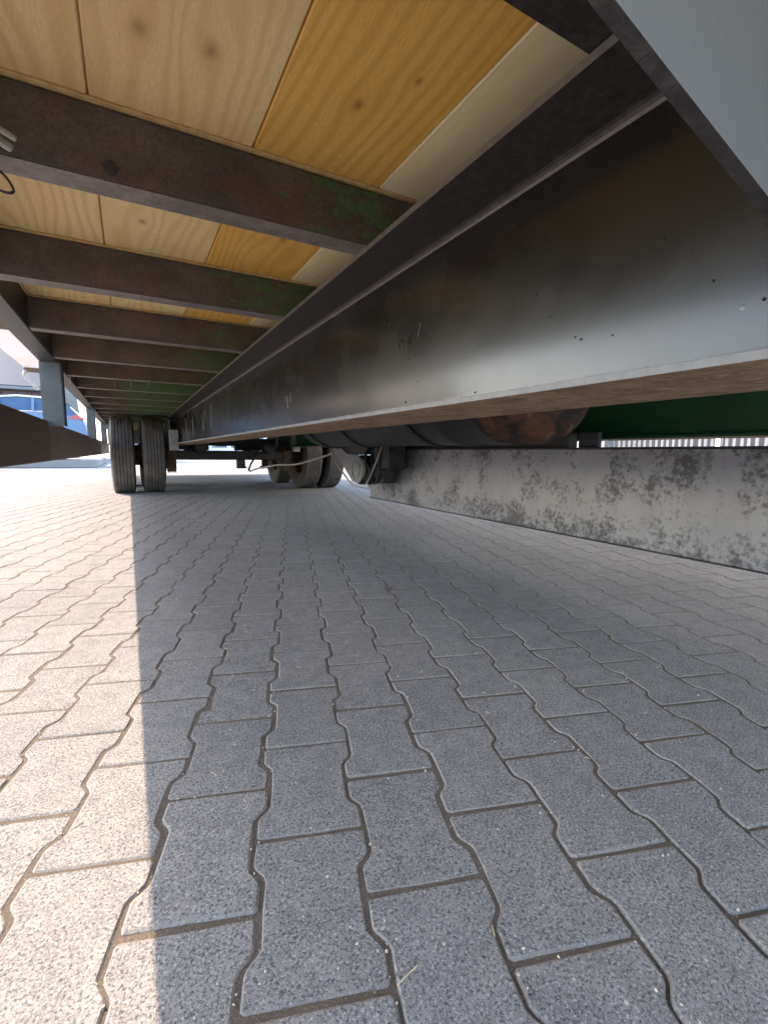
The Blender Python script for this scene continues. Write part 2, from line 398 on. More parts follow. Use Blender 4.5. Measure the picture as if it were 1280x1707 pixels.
PY_ = 0.3077; PU, PV, U0, V0 = .1385, .2068, .0170, .597
cp, sp_ = math.cos(PY_), math.sin(PY_)
HW, WW, HL = .0747, .0589, .1006
base_pts = [(-HW, -HL), (HW, -HL), (HW, -.061), (WW, -.044), (WW, .044), (HW, .061), (HW, HL), (-HW, HL), (-HW, .061), (-WW, .044), (-WW, -.044), (-HW, -.061)]
def paver_mesh(seed):
    rr = random.Random(seed); out = []; n = len(base_pts)
    for i in range(n):                      # corners worn round, flanks slightly ragged
        a, p, b = (Vector(base_pts[k % n]) for k in (i-1, i, i+1))
        for q, f in ((a, -1), (b, 1)):
            d = q-p; c = p+d.normalized()*min(.0042, d.length*.3)
            out.append((c.x+rr.uniform(-.0007, .0007), c.y+rr.uniform(-.0007, .0007)))
        if (b-p).length > .07:
            c = (p+b)/2; out.append((c.x+rr.uniform(-.0009, .0009), c.y+rr.uniform(-.0009, .0009)))
    def inset(d):
        res = []; n = len(out)
        for i in range(n):
            p0, p1, p2 = Vector(out[i-1]), Vector(out[i]), Vector(out[(i+1) % n])
            a = (p1-p0).normalized(); b = (p2-p1).normalized()
            na, nb = Vector((-a.y, a.x)), Vector((-b.y, b.x)); q = (na+nb); q = q/max(.5, q.dot(na))
            res.append(p1+q*d)
        return res
    top = inset(.0024+rr.uniform(0, .0008)); n = len(out)
    V = [(p.x, p.y, 0) for p in top] + [(x, y, -.0022) for x, y in out] + [(x, y, -.02) for x, y in out]
    F = [tuple(range(n))]
    mi = [0]
    for i in range(n):
        j = (i+1) % n
        F.append((n+i, n+j, j, i)); mi.append(1)
        F.append((2*n+i, 2*n+j, n+j, n+i)); mi.append(1)
    return V, F, mi
variants = []
for k in range(6):
    V, F, mi = paver_mesh(k); me = bpy.data.meshes.new('paver'); me.from_pydata(V, [], F)
    me.materials.append(M['paver']); me.materials.append(M['paver_rim'])
    me.polygons.foreach_set('material_index', mi)
    variants.append((me, V, F, mi))
cells = []
for i in range(-80, 100):
    for j in range(-30, 100):
        u = U0+i*PU; v = V0+PV*(j+.5)+(PV/2 if i % 2 else 0)
        x = u*cp+v*sp_; y = -u*sp_+v*cp
        if not (-8.8 < x < 12.8 and -1.2 < y < 16.8): continue
        d = Vector((x, y, -CAM_Z)); w = d.dot(fw)
        if w > .05: px, py = d.dot(rt)/w*771.7, -d.dot(up)/w*771.7
        else: px = py = 1e6
        vis = abs(px) < 640+60 and -853 < py < 853+80
        key = (0 if vis else 1, d.length)
        hidden = x > 1.72+.1 and y < 3.2
        if hidden: key = (1, d.length)
        cells.append((key, x, y))
cells.sort()
AV, AF, AM = [], [], []
for n_, (key, x, y) in enumerate(cells):
    me, V, F, mi = variants[random.randrange(6)]
    rz = -PY_+random.gauss(0, .006)+(PI if random.random() < .5 else 0)
    tx, ty = random.gauss(0, .0025), random.gauss(0, .0025)
    dz = random.gauss(0, .0004); ox, oy = random.gauss(0, .0007), random.gauss(0, .0007)
    if n_ < 300:
        o = bpy.data.objects.new('paver', me); COL.objects.link(o); o.parent = pavement
        o.location = (x+ox, y+oy, dz+.006); o.rotation_euler = (tx, ty, rz)
    else:
        if key[0] == 1 and (x < -5 or x > 8): continue
        b = len(AV); cr, sr = math.cos(rz), math.sin(rz)
        for (a, c2, z) in V:
            X_, Y_ = a*cr-c2*sr, a*sr+c2*cr
            AV.append((x+ox+X_, y+oy+Y_, dz+z+X_*-ty+Y_*tx+.006))
        for f, q in zip(F, mi): AF.append(tuple(b+k for k in f)); AM.append(q)
me = bpy.data.meshes.new('distant_pavers'); me.from_pydata(AV, [], AF); me.materials.append(M['paver']); me.materials.append(M['paver_rim'])
me.polygons.foreach_set('material_index', AM)
o = bpy.data.objects.new('distant_pavers', me); COL.objects.link(o); o.parent = pavement; o['kind'] = 'stuff'

# loose grit, seed husks and straw lying on the paving
bm = bmesh.new(); rr = random.Random(3)
for k in range(1300):
    if k < 900:
        dist = .35+rr.random()**1.6*4; a = rr.uniform(-.6, 1.35)
        x, y = math.sin(a)*dist, math.cos(a)*dist
        if rr.random() < .65:                       # most gathers in the joints
            u = x*cp-y*sp_; i = round((u-U0)/PU-.5)+.5; u = U0+i*PU+rr.gauss(0, .009); v = x*sp_+y*cp
            x, y = u*cp+v*sp_, -u*sp_+v*cp
    else: x, y = rr.uniform(-1.2, .6), rr.uniform(.3, 3)
    r = rr.uniform(.0006, .0019)
    if rr.random() < .03: r *= 1.7
    m_ = Matrix.Translation((x, y, r*.5+.0062)) @ Euler((rr.random()*6, rr.random()*6, rr.random()*6)).to_matrix().to_4x4() @ Matrix.Diagonal((r*rr.uniform(.8, 1.7), r, r*.7, 1))
    bmesh.ops.create_icosphere(bm, subdivisions=1, radius=1, matrix=m_)
gr = link('grit', bm, M['grit'], kind='stuff', origin=(0, 0, 0)); gr['label'] = 'pale grit and seed husks scattered over the paving and in its joints'
bm = bmesh.new()
for (x, y, L, a) in [(-.235, .60, .022, .5), (-.15, .47, .03, 2.2), (.33, .335, .012, 1.1), (.21, .345, .03, .2), (-.06, .42, .018, .9), (.1, .75, .014, 2), (.6, .9, .012, .4)]+[(rr.uniform(-.6, .9), rr.uniform(.4, 1.8), rr.uniform(.006, .016), rr.random()*3) for _ in range(26)]:
    d = Vector((math.cos(a), math.sin(a), 0))
    tube(bm, [Vector((x, y, .0070)), Vector((x, y, .0085))+d*L*.5, Vector((x, y, .0072))+d*L], .0006, 5)
gr = link('straw', bm, M['straw'], kind='stuff', origin=(0, 0, 0)); gr['label'] = 'thin dry straw bits lying on the paving near the shadow edge'

# ------------------------------------------------------------------ TRAILER
T = empty('trailer', (1.3, 6, 0), 'long flatbed trailer seen from below, black main beam, pine deck planks, rusty crossmembers', 'trailer')
XL, XR = -.37, 2.88
Y0, Y1 = -.65, 11.95
ZJ = .985; ZD = 1.10
# deck planks (boards run the length of the trailer)
edges = [-.545+.0, -.290, -.028, .232, .4995, .762, 1.02, 1.28, 1.54, 1.80, 2.06, 2.32, 2.58, 2.84, 2.985]
edges[0] = -.366
pm = ['wood_a', 'wood_b', 'wood_b', 'wood_c', 'wood_d', 'wood_b', 'wood_a', 'wood_c', 'wood_b', 'wood_a', 'wood_b', 'wood_d', 'wood_a', 'wood_b']
edges = [-.366, -.288, -.027, .2325, .4965, .757, 1.017, 1.277, 1.537, 1.797, 2.057, 2.317, 2.577, 2.875]
pm = ['wood_b', 'wood_a', 'wood_b', 'wood_c', 'wood_d', 'wood_b', 'wood_a', 'wood_c', 'wood_b', 'wood_a', 'wood_b', 'wood_d', 'wood_a']
for i in range(len(edges)-1):
    cuts = [Y0, 4.05+.61*(i % 2), 8.93-.61*(i % 3), Y1]
    for a, b in zip(cuts[:-1], cuts[1:]):
        bm = bmesh.new(); box(bm, (edges[i]+.0012, a+.001, ZD), (edges[i+1]-.0012, b-.001, ZD+.042), .0022); box(bm, (edges[i+1]-.003, a+.002, ZD+.012), (edges[i+1]+.005, b-.002, ZD+.03))
        link('plank', bm, M[pm[i]], T)
# crossmembers: channel, web to the camera, lower flange pointing away
jy = [.34+.612*k for k in range(0, 20)]
for k, y in enumerate(jy):
    if y > Y1-.05: break
    th = .006
    prof = [(y, ZD-.006), (y, ZJ), (y+.062, ZJ), (y+.062, ZJ+.007), (y+.009, ZJ+.009), (y+.007, ZD-.014), (y+.05, ZD-.012), (y+.05, ZD-.006)]
    bm = bmesh.new()
    fs = prism(bm, prof, 'x', XL+.075, XR-.075)
    bmesh.ops.recalc_face_normals(bm, faces=bm.faces)
    for f in bm.faces:
        if f.normal.z < -.9 and f.calc_center_median().z < ZJ+.001: f.material_index = 1
    es = [e for e in bm.edges if all(abs(v.co.z-ZJ) < 1e-5 for v in e.verts) and abs(e.verts[0].co.x-e.verts[1].co.x) > 1]
    bmesh.ops.bevel(bm, geom=es, offset=.003, segments=2, affect='EDGES')
    jm = M['joist_a'] if k < 6 else M['joist_b']
    if y < .5: jm = M['beam_flange']
    jo = link('crossmember', bm, [jm, M['flange_u']] if y > .5 else [jm, jm], T, smooth=30)
    if .5 < y < 4:
        bm = bmesh.new(); box(bm, (XL+.08, y-.013, ZD-.005), (.95, y-.001, ZD-.0006), .001)
        link('packing_strip', bm, M['wood_strip'], T)
for k in range(1, 8):        # weld beads where the crossmembers sit on the beam
    y = jy[k]
    for yy in (y-.004, y+.064):
        bm = bmesh.new(); tube(bm, [(.474+.012*q, yy+random.uniform(-.001, .001), ZJ-.001+random.uniform(-.0006, .001)) for q in range(9)], .0045, 7)
        link('weld_bead', bm, M['blackdirty'], T, smooth=60)
# rust drips / bolts and weld lumps on the first crossmembers
bm = bmesh.new()
for (x, z, r) in [(-.002, 1.005, .011)]:
    lathe(bm, [(-.004, r*.6), (-.003, r), (0, r)], 'y', (x, .9515, z), 14)
link('bolt', bm, M['blackdirty'], T)
for (y, xs) in ((3.4, (-.28, -.05, .04, .14)),):
    for x in xs:
        bm = bmesh.new(); tube(bm, [(x, y-.006, ZJ+.004), (x, y-.006, ZJ-.028-.02*random.random())], .0035, 6)
        link('drip', bm, M['flange_u'], T)
# side rails
for xa, xb in ((XL, XL+.075), (XR-.075, XR)):
    bm = bmesh.new(); box(bm, (xa, Y0, ZJ-.004), (xb, Y1, ZD+.06), .004)
    link('side_rail', bm, M['rail'], T)
# end rails
for ya, yb in ((Y0-.05, Y0), (Y1, Y1+.05)):
    bm = bmesh.new(); box(bm, (XL, ya, ZJ-.004), (XR, yb, ZD+.06), .004); link('end_rail', bm, M['rail'], T)
# diagonal wires above the first crossmember, left
bm = bmesh.new(); tube(bm, [(-.27, .80, .992), (-.19, .86, .988), (-.13, .925, .984)], .006, 8); tube(bm, [(-.26, .77, .992), (-.12, .9, .986)], .004, 8)
link('pipe', bm, M['steel'], T)

# main beams: I sections, web / flanges with their own finish, fillets painted paler as if lit
def ibeam(name, xc, hw, zt, zb, ya, yb, mats, label=None, tw=.008, ft=.014, fr=.012, rootx=-1):
    """rolled I section; mats = web, flange edge, fillet, underside"""
    bm = bmesh.new(); z0, z1 = zb, zt
    def arc(cx, cz, r, a0, a1, n=4): return [(cx+r*math.cos(a0+(a1-a0)*k/n), cz+r*math.sin(a0+(a1-a0)*k/n)) for k in range(n+1)]
    L = []
    L += [(xc-hw, z0), (xc-hw, z0+ft*.6), (xc-hw+.001, z0+ft*.63), (xc-hw+.001, z0+ft*.8)]
    L += arc(xc-tw-fr, z0+ft+fr, fr, -PI/2, 0)
    L += arc(xc-tw-fr, z1-ft-fr, fr, 0, PI/2)
    L += [(xc-hw, z1-ft*.8), (xc-hw, z1), (xc+hw, z1), (xc+hw, z1-ft*.8)]
    L += arc(xc+tw+fr, z1-ft-fr, fr, PI/2, PI)
    L += arc(xc+tw+fr, z0+ft+fr, fr, PI, 1.5*PI)
    L += [(xc+hw, z0+ft*.55), (xc+hw, z0)]
    prism(bm, L, 'y', ya, yb)
    bmesh.ops.recalc_face_normals(bm, faces=bm.faces)
    for f in bm.faces:
        c = f.calc_center_median(); n = f.normal
        if abs(n.y) > .9: f.material_index = 0
        elif abs(n.x) > .99 and abs(c.x-xc) < tw*1.5: f.material_index = 0
        elif n.z < -.9 and c.z < z0+.001: f.material_index = 3
        elif n.z < -.5 and c.z > z1-ft*1.5: f.material_index = 1
        elif c.x < xc-hw+.0015 and c.x > xc-hw+.0003 and c.z < (z0+z1)/2: f.material_index = 0
        elif abs(c.x-xc) > hw-.001: f.material_index = 2
        elif abs(c.x-xc) < tw+fr: f.material_index = 2 if c.z > (z0+z1)/2 else 0
        else: f.material_index = 1
    o = link(name, bm, mats, T)
    if label: o['label'] = label
    return o
ibeam('main_beam', .585, .112, ZJ-.0015, .622, Y0, 7.15, [M['beam'], M['beam_flange'], M['fillet'], M['flange_rust']], 'black satin painted main beam with rusty underside', fr=.013)
ibeam('main_beam', 2.06, .11, ZJ-.0015, .615, Y0, 7.15, [M['green'], M['green'], M['green'], M['flange_rust']], 'second main beam with dark green flank')
for xc in (.585, 2.06):
    bm = bmesh.new(); box(bm, (xc-.06, 7.152, .79), (xc+.06, Y1-.02, ZJ-.002), .004); link('rear_beam', bm, M['blackdirty'], T)
# rolled-in mill marks on the web
def mark(pts, y0, z0, s):
    bm = bmesh.new(); tube(bm, curve([(.5762, y0-a*s, z0+b*s) for a, b in pts], 6), .0008, 6)
    return link('mill_mark', bm, M['beam'], T)
oval = [(.5+.38*math.cos(k*PI/6), .5+.55*math.sin(k*PI/6)) for k in range(13)]
mark(oval, .985, .782, .022); mark([(.1, 1.2), (.5, 1.25), (.8, .9), (.5, .6), (.15, .3), (.4, -.05), (.95, .15)], .945, .790, .020); mark([(.7, 1.3), (.45, .6), (.25, -.1)], .905, .798, .020)

# dusty runs, weld spatter and lumps on the web
M['dust'] = plain('dusty_run', (.075, .07, .068), .7, 0, .3, 30)
rr = random.Random(5)
def run(y, z0, z1, w):
    bm = bmesh.new(); x = .5766; n = 7; L = []
    for k in range(n+1):
        q = k/n; L.append((y-w*(.5+.5*q*rr.uniform(.4, 1)), z1+(z0-z1)*q))
    for k in range(n, -1, -1):
        q = k/n; L.append((y+w*(.5-.15*q)*rr.uniform(.6, 1), z1+(z0-z1)*q))
    prism(bm, L, 'x', x-.0006, x+.0006); link('dusty_run', bm, M['dust'], T)
RUNS = [(3.85, .71, .90, .035), (4.3, .72, .82, .05), (4.18, .80, .90, .04), (5.0, .70, .88, .05), (5.6, .72, .9, .06), (1.87, .715, .765, .018), (1.83, .735, .775, .014), (1.90, .745, .77, .012), (1.74, .765, .78, .006), (1.95, .67, .69, .01), (2.3, .76, .79, .008), (2.6, .70, .73, .01)]
for a in RUNS: run(*a)
for y, z, r_ in [(.36, .80, .0016), (.345, .792, .0014), (.56, .79, .0018), (.53, .75, .0012), (.30, .733, .0016), (.48, .71, .0013), (.47, .705, .0016), (.42, .70, .0012), (.9, .70, .0015), (.95, .66, .002), (.7, .655, .0016), (.62, .648, .0016), (.25, .70, .0018)]:
    bm = bmesh.new(); bmesh.ops.create_icosphere(bm, subdivisions=2, radius=r_, matrix=Matrix.Translation((.5765, y, z))); link('weld_spatter', bm, M['beam'], T, smooth=60)
# bracket plate hanging in front of the beam, top right of the view
bm = bmesh.new()
prism(bm, [(.187, .735), (.232, .722), (.344, .6905), (.445, .664), (.458, .70), (.458, .972), (.05, .972), (.05, .80)], 'y', .150, .158)
bmesh.ops.recalc_face_normals(bm, faces=bm.faces)
for f in bm.faces: f.material_index = 0 if abs(f.normal.y) > .9 else 1
o = link('bracket_plate', bm, [M['plate'], M['beam_flange']], T)

# side guard with its posts, left
PSTY = [2.93, 5.90, 8.87, 11.80]
def post(y, x0=XL, x1=-.285):
    p = bmesh.new()
    L = [(x0, y), (x1, y), (x1, y+.006), (x0+.008, y+.006), (x0+.008, y+.09), (x0, y+.09)]
    prism(p, L, 'z', .66, ZJ-.005)
    return link('guard_post', p, M['postgrey'], T)
for y in PSTY: post(y)
p = bmesh.new(); box(p, (-.284, 2.931, .665), (-.277, 3.02, ZJ-.005)); link('post_web', p, M['rail'], T)
bm = bmesh.new(); box(bm, (XL-.012, .35, .482), (XL+.014, 2.985, .690), .004); link('guard_board', bm, M['guardnear'], T, label='near guard board with shade painted in dark brown')
bm = bmesh.new(); box(bm, (XL-.012, 2.988, .482), (XL+.012, 11.95, .690), .004); link('guard_board', bm, M['guardfar'], T, label='far guard board with reflected light painted in grey brown')
for y in (.4,):
    post(y)

# skirt panel, right
bm = bmesh.new(); box(bm, (1.70, .5, .187), (1.725, 3.33, .566), .002)
pn = link('skirt_panel', bm, M['panel'], T, label='grey panel mottled with dark spots')
bm = bmesh.new(); box(bm, (1.696, .5, .5665), (1.745, 3.33, .574), .001); link('panel_lip', bm, M['blackdirty'], T)
bm = bmesh.new(); box(bm, (1.698, .5, .182), (1.727, 3.33, .1865), .0008); link('panel_lip', bm, M['blackdirty'], T)
bm = bmesh.new(); box(bm, (1.693, 3.10, .255), (1.699, 3.36, .30), .001); link('panel_tab', bm, M['panel'], T)
for y in (.52, 3.2):
    bm = bmesh.new(); box(bm, (1.73, y, .30), (1.76, y+.05, .99), .002); link('panel_hanger', bm, M['blackdirty'], T)

bm = bmesh.new(); box(bm, (1.74, 1.45, .575), (1.80, 3.25, .64), .003); link('cross_plate', bm, M['blackdirty'], T)
bm = bmesh.new(); box(bm, (1.74, 1.30, .575), (1.765, 1.40, .64), .003); link('cross_plate', bm, M['blackdirty'], T)
# air tank between the beams
tk = bmesh.new(); R_ = .29; cx_, cz_ = 1.42, .872
prof = [(0, .02), (.004, .10), (.02, .19), (.045, .25), (.075, .28), (.10, R_), (.5, R_), (.505, R_+.004), (.56, R_+.004), (.565, R_), (2.3, R_), (2.36, .25), (2.41, .12), (2.42, .02)]
prof = [(a, r, 1 if a < .30 else 0) for a, r in prof]
prof2 = []
for a, b in zip(prof[:-1], prof[1:]): prof2.append(a)
prof2.append(prof[-1])
prof2.insert(6, (.26, R_, 0))
lathe(tk, prof2, 'y', (cx_, 1.22, cz_), 56)
tank = link('air_tank', tk, [M['tank'], M['tank_rust']], T, smooth=40, label='black dented air tank with a rusty end')
for y in (1.95, 2.75, 3.35):
    bm = bmesh.new(); lathe(bm, [(0, R_+.0015), (0, R_+.008), (.045, R_+.008), (.045, R_+.0015)], 'y', (cx_, y, cz_), 48, True); link('strap', bm, M['black'], tank, smooth=40)
    for xx in (-.304, .298):
        bm = bmesh.new(); box(bm, (cx_+xx, y+.005, cz_+.05), (cx_+xx+.007, y+.04, .984)); link('strap_hanger', bm, M['black'], tank)
# roller bracket below the tank
bm = bmesh.new()
prism(bm, [(3.66, .72), (3.64, .645), (3.46, .48), (3.23, .33), (3.13, .315), (3.04, .36), (3.015, .42), (3.04, .49), (3.14, .525), (3.30, .53), (3.50, .60), (3.60, .70)], 'x', 1.49, 1.502)
arm = link('roller_bracket', bm, M['greybrkt'], T)
bm = bmesh.new(); prism(bm, [(3.62, .74), (3.52, .585), (3.28, .525), (3.08, .53), (2.98, .58), (3.0, .74)], 'x', 1.504, 1.60); link('bracket_housing', bm, M['black'], T)
bm = bmesh.new(); box(bm, (1.603, 3.2, .60), (1.70, 3.64, .72), .004); box(bm, (1.55, 3.3, .72), (1.62, 3.5, .984), .003); link('bracket_mount', bm, M['blackdirty'], T)
bm = bmesh.new(); lathe(bm, [(0, .105), (.01, .11), (.135, .11), (.14, .06)], 'x', (1.503, 3.13, .415), 40); link('roller', bm, M['black'], T, smooth=40)
bm = bmesh.new(); lathe(bm, [(-.016, .001), (-.014, .012), (-.012, .050), (-.004, .056), (-.0035, .064), (0, .066)], 'x', (1.488, 3.13, .415), 36); link('roller_cap', bm, M['zinc'], T, smooth=30)
bm = bmesh.new(); lathe(bm, [(0, .098), (-.007, .098), (-.007, .080), (0, .080)], 'x', (1.489, 3.13, .415), 36, True); link('roller_ring', bm, M['zinc'], T, smooth=30)
bm = bmesh.new()
rr = random.Random(11)
for k in range(9):
    x = 1.52+rr.random()*.12; y = 2.82+rr.random()*.3
    tube(bm, curve([(x, y, .66), (x-.02, y-.05+rr.random()*.1, .52), (x+rr.uniform(-.05, .03), y+rr.uniform(-.1, .1), .38), (x+rr.uniform(-.04, .04), y+.12, .30+rr.random()*.05), (x, y+.2, .36)], 5), rr.uniform(.006, .012), 8)
box(bm, (1.53, 2.72, .43), (1.66, 2.95, .60), .01); box(bm, (1.56, 2.86, .33), (1.66, 3.02, .46), .008)
link('hose_bundle', bm, M['blackdirty'], T, smooth=40)
bm = bmesh.new(); tube(bm, curve([(1.49, 2.76, .585), (1.485, 2.83, .47), (1.48, 2.93, .35), (1.49, 3.0, .31)], 5), .004, 8); link('hose', bm, M['hose'], T)
bm = bmesh.new(); tube(bm, curve([(1.50, 3.66, .59), (1.47, 3.5, .47), (1.47, 3.32, .37), (1.48, 3.18, .30), (1.5, 2.95, .29)], 6), .007, 8); link('hose', bm, M['hose'], T)
# long grey hose sagging back to the axle
bm = bmesh.new(); tube(bm, curve([(1.50, 3.60, .540), (1.48, 3.85, .500), (1.47, 4.2, .455), (1.46, 4.55, .418), (1.40, 4.9, .405), (1.35, 5.0, .393), (1.33, 5.5, .348), (1.35, 6.0, .30)], 8), .0095, 8)
link('hose', bm, M['hose'], T, smooth=60, label='pale grey hose sagging towards the axle')
# wire loop on the left
bm = bmesh.new(); tube(bm, curve([(-.22, .98, .985), (-.17, .985, .981), (-.150, .99, .972), (-.141, 1.0, .958), (-.147, 1.0, .951), (-.165, 1.0, .955), (-.20, .99, .975)], 6), .0022, 8)
link('wire_loop', bm, M['wire'], T, smooth=60)

# wheels
def make_wheel(xc, w, yc, R=.485):
    tyre = bmesh.new(); h = w/2
    prof = [(-h*.72, .285), (-h*.95, .33), (-h, .40), (-h*.93, R-.03), (-h*.84, R-.008)]
    n = 5; span = h*1.64; gw = .009
    xs = -h*.82
    pr = [(xs, R-.004)]
    for k in range(n):
        gx = -h*.82+span*(k+1)/(n+1)
        pr += [(gx-gw/2, R, ), (gx-gw/2+.001, R-.011), (gx+gw/2-.001, R-.011), (gx+gw/2, R)]
    pr += [(h*.82, R-.004)]
    prof = prof+pr+[(-a, r) for a, r in prof[::-1]]
    lathe(tyre, prof, 'x', (xc, yc, R), 72, True)
    wh = bpy.data.objects.new('wheel', None); COL.objects.link(wh); wh.parent = T; wh.location = Vector((xc, yc, R))-wloc(T)
    to = link('tyre', tyre, M['rubber'], wh, smooth=40)
    rm = bmesh.new()
    lathe(rm, [(-h*.72, .29), (-h*.70, .275), (-h*.4, .262), (h*.4, .262), (h*.70, .275), (h*.72, .29), (h*.6, .255), (-h*.6, .255)], 'x', (xc, yc, R), 48, True)
    sgn = 1
    lathe(rm, [(h*.1, .255), (h*.35, .2), (h*.35, .12), (h*.15, .11), (h*.15, .05)], 'x', (xc, yc, R), 48)
    for k in range(8):
        a = k*PI/4; bmesh.ops.create_cone(rm, cap_ends=True, segments=6, radius1=.014, radius2=.014, depth=.03, matrix=Matrix.Translation((xc+h*.4, yc+.16*math.cos(a), R+.16*math.sin(a))) @ Matrix.Rotation(PI/2, 4, 'Y'))
    link('rim', rm, M['rim'], wh, smooth=40)
    return wh
w0 = make_wheel(-.058, .262, 6.83)
for x in (.282, 2.35, 2.70):
    duptree(w0, T, Vector((x, 6.83, .485))-wloc(T))
for x in (-.058, .282, 2.35, 2.70):
    duptree(w0, T, Vector((x, 8.13, .485))-wloc(T))
for x in (.09, 2.5):
    for y in (6.83, 8.13):
        bm = bmesh.new(); lathe(bm, [(-.22, .04), (-.22, .10), (-.02, .13), (.02, .13), (.05, .17), (.24, .17), (.24, .05)], 'x', (x+.01, y, .485), 28); link('hub', bm, M['rim'], T, smooth=40)
# axles, springs, brake gear
for y in (6.83, 8.13):
    bm = bmesh.new(); box(bm, (.33, y-.065, .425), (2.33, y+.065, .555), .012)
    ax = link('axle', bm, M['blackdirty'], T)
    for x in (.50, 2.06):
        bm = bmesh.new()
        for k in range(4): box(bm, (x-.045, y-.48+.07*k, .565+.016*k), (x+.045, y+.48-.07*k, .579+.016*k), .003)
        link('leaf_spring', bm, M['blackdirty'], T)
        bm = bmesh.new(); box(bm, (x-.055, y-.10, .30), (x+.055, y-.072, .64), .004); box(bm, (x-.05, y-.09, .27), (x+.05, y+.09, .30), .004)
        for q in (-.045, -.015, .015, .045): tube(bm, [(x+q, y-.082, .30), (x+q, y-.082, .255)], .007, 6)
        link('spring_clamp', bm, M['rim'], T)
        for yy in (y-.5, y+.5):
            bm = bmesh.new(); prism(bm, [(yy-.06, .80), (yy+.06, .80), (yy+.035, .55), (yy-.035, .55)], 'x', x-.05, x+.05); link('spring_hanger', bm, M['greybrkt'], T)
    for x in (.85, 1.75):
        bm = bmesh.new(); lathe(bm, [(-.09, .04), (-.08, .075), (-.01, .08), (0, .09), (.01, .08), (.09, .075), (.1, .03)], 'y', (x, y-.2, .60), 24)
        tube(bm, [(x, y-.1, .58), (x, y, .50)], .012, 8); link('brake_chamber', bm, M['black'], T, smooth=40)
    bm = bmesh.new(); box(bm, (.64, y+.3, .64), (2.0, y+.36, .74), .005); link('frame_bar', bm, M['blackdirty'], T)
bm = bmesh.new(); box(bm, (.6, 7.3, .56), (1.05, 7.36, .66), .004); box(bm, (1.42, 7.3, .56), (2.0, 7.36, .69), .004); box(bm, (1.15, 7.3, .62), (1.3, 7.34, .80), .004); link('valve_block', bm, M['blackdirty'], T)
bm = bmesh.new()
tube(bm, curve([(1.35, 6.0, .30), (1.4, 6.3, .31), (1.5, 6.6, .38), (1.6, 6.7, .5)], 6), .014, 8)
tube(bm, curve([(1.3, 6.62, .62), (1.33, 6.6, .4), (1.36, 6.5, .345), (1.4, 6.45, .33)], 6), .012, 8)
box(bm, (1.30, 6.5, .315), (1.40, 6.62, .43), .006); link('air_line', bm, M['blackdirty'], T)
# rear lamps bar
bm = bmesh.new(); box(bm, (XL+.02, 11.86, .70), (XR-.02, 11.93, .98-.001), .005)
link('rear_bumper', bm, M['blackdirty'], T)

# light frame on the deck carrying a white awning along the left side
AX = -1.445; AZ = 1.90; AE = 9.86
bx = bmesh.new(); box(bx, (XL+.0, Y0, AZ-.06), (XL+.06, AE, AZ+.06), .005); link('frame_beam', bx, M['arm'], T)
for y in (.10, 3.2, 6.5, AE-.07):
    bx = bmesh.new(); box(bx, (XL+.002, y, ZD+.061), (XL+.058, y+.06, AZ-.061), .005); link('frame_post', bx, M['arm'], T)
bm = bmesh.new(); prism(bm, [(XL-.0, AZ+.02), (AX, AZ), (AX, AZ+.012), (XL-.0, AZ+.032)], 'y', Y0, AE)
aw = link('awning', bm, M['awning'], T, label='white cloth awning held out along the left side')
for y in (.08, 3.2, 6.5, AE-.055):
    bm = bmesh.new(); box(bm, (AX, y, AZ-.075), (XL-.012, y+.05, AZ-.006), .004); link('awning_arm', bm, M['arm'], aw)
bm = bmesh.new(); tube(bm, curve([(AX+.03, AE-.03, 1.85), (AX+.0, AE-.03, 1.79), (AX+.03, AE-.03, 1.71), (AX+.10, AE-.03, 1.63), (AX+.17, AE-.03, 1.55)], 6), .028, 10)
link('awning_strut', bm, M['steel'], aw, smooth=50)

# ------------------------------------------------------------------ SURROUNDINGS
# hall with blue-grey roof, far left
B = empty('hall', (-9, 28, 0), 'far hall with blue grey metal roof above brown boarded wall, behind the blue car', 'building')
bm = bmesh.new()
prism(bm, [(24.9, 3.10), (24.9, 3.22), (33, 8.8), (41, 3.22), (41, 3.1)], 'x', -20, -2.95)
link('roof', bm, M['bldroof'], B)
bm = bmesh.new(); box(bm, (-19.8, 25.2, -.01), (-3.2, 40.8, 3.1)); wl = link('wall', bm, M['bldwall'], B)
bm = bmesh.new(); box(bm, (-19.9, 24.75, 3.04), (-2.9, 24.88, 3.16), .02); link('gutter', bm, M['slat'], B)
for k in range(32):
    x = -19.6+k*.52
    bm = bmesh.new(); box(bm, (x, 25.15, .1), (x+.49, 25.19, 3.0), .008); link('board', bm, M['bldwall'], B)
# blue car
K = empty('parked_car', (-2.6, 12.75, 0), 'blue hatchback parked side-on behind the brown guard board at far left', 'car')
X0c = -.72
side = [(0, .35), (0, .75), (.03, 1.05), (.16, 1.20), (.55, 1.26), (1.2, 1.27), (1.95, 1.25), (2.15, 1.20), (2.9, 1.08), (3.45, .93), (3.62, .7), (3.62, .35), (3.2, .3), (.4, .3)]
bm = bmesh.new(); prism(bm, [(X0c-a, b) for a, b in side], 'y', 11.98, 13.55)
bmesh.ops.bevel(bm, geom=[e for e in bm.edges], offset=.035, segments=2, affect='EDGES')
link('body', bm, M['paint_blue'], K, smooth=40)
bm = bmesh.new()
g0 = [(.12, 1.21), (.42, 1.60), (.65, 1.665), (1.25, 1.69), (1.52, 1.65), (2.12, 1.21)]
v0 = [bm.verts.new((X0c-a, 12.02+(.14 if b > 1.4 else 0), b)) for a, b in g0]; v1 = [bm.verts.new((X0c-a, 13.51-(.14 if b > 1.4 else 0), b)) for a, b in g0]
n = len(g0); bm.faces.new(v0); bm.faces.new(v1[::-1])
for i in range(n): bm.faces.new((v0[i], v1[i], v1[(i+1) % n], v0[(i+1) % n]))
link('greenhouse', bm, M['glass'], K)
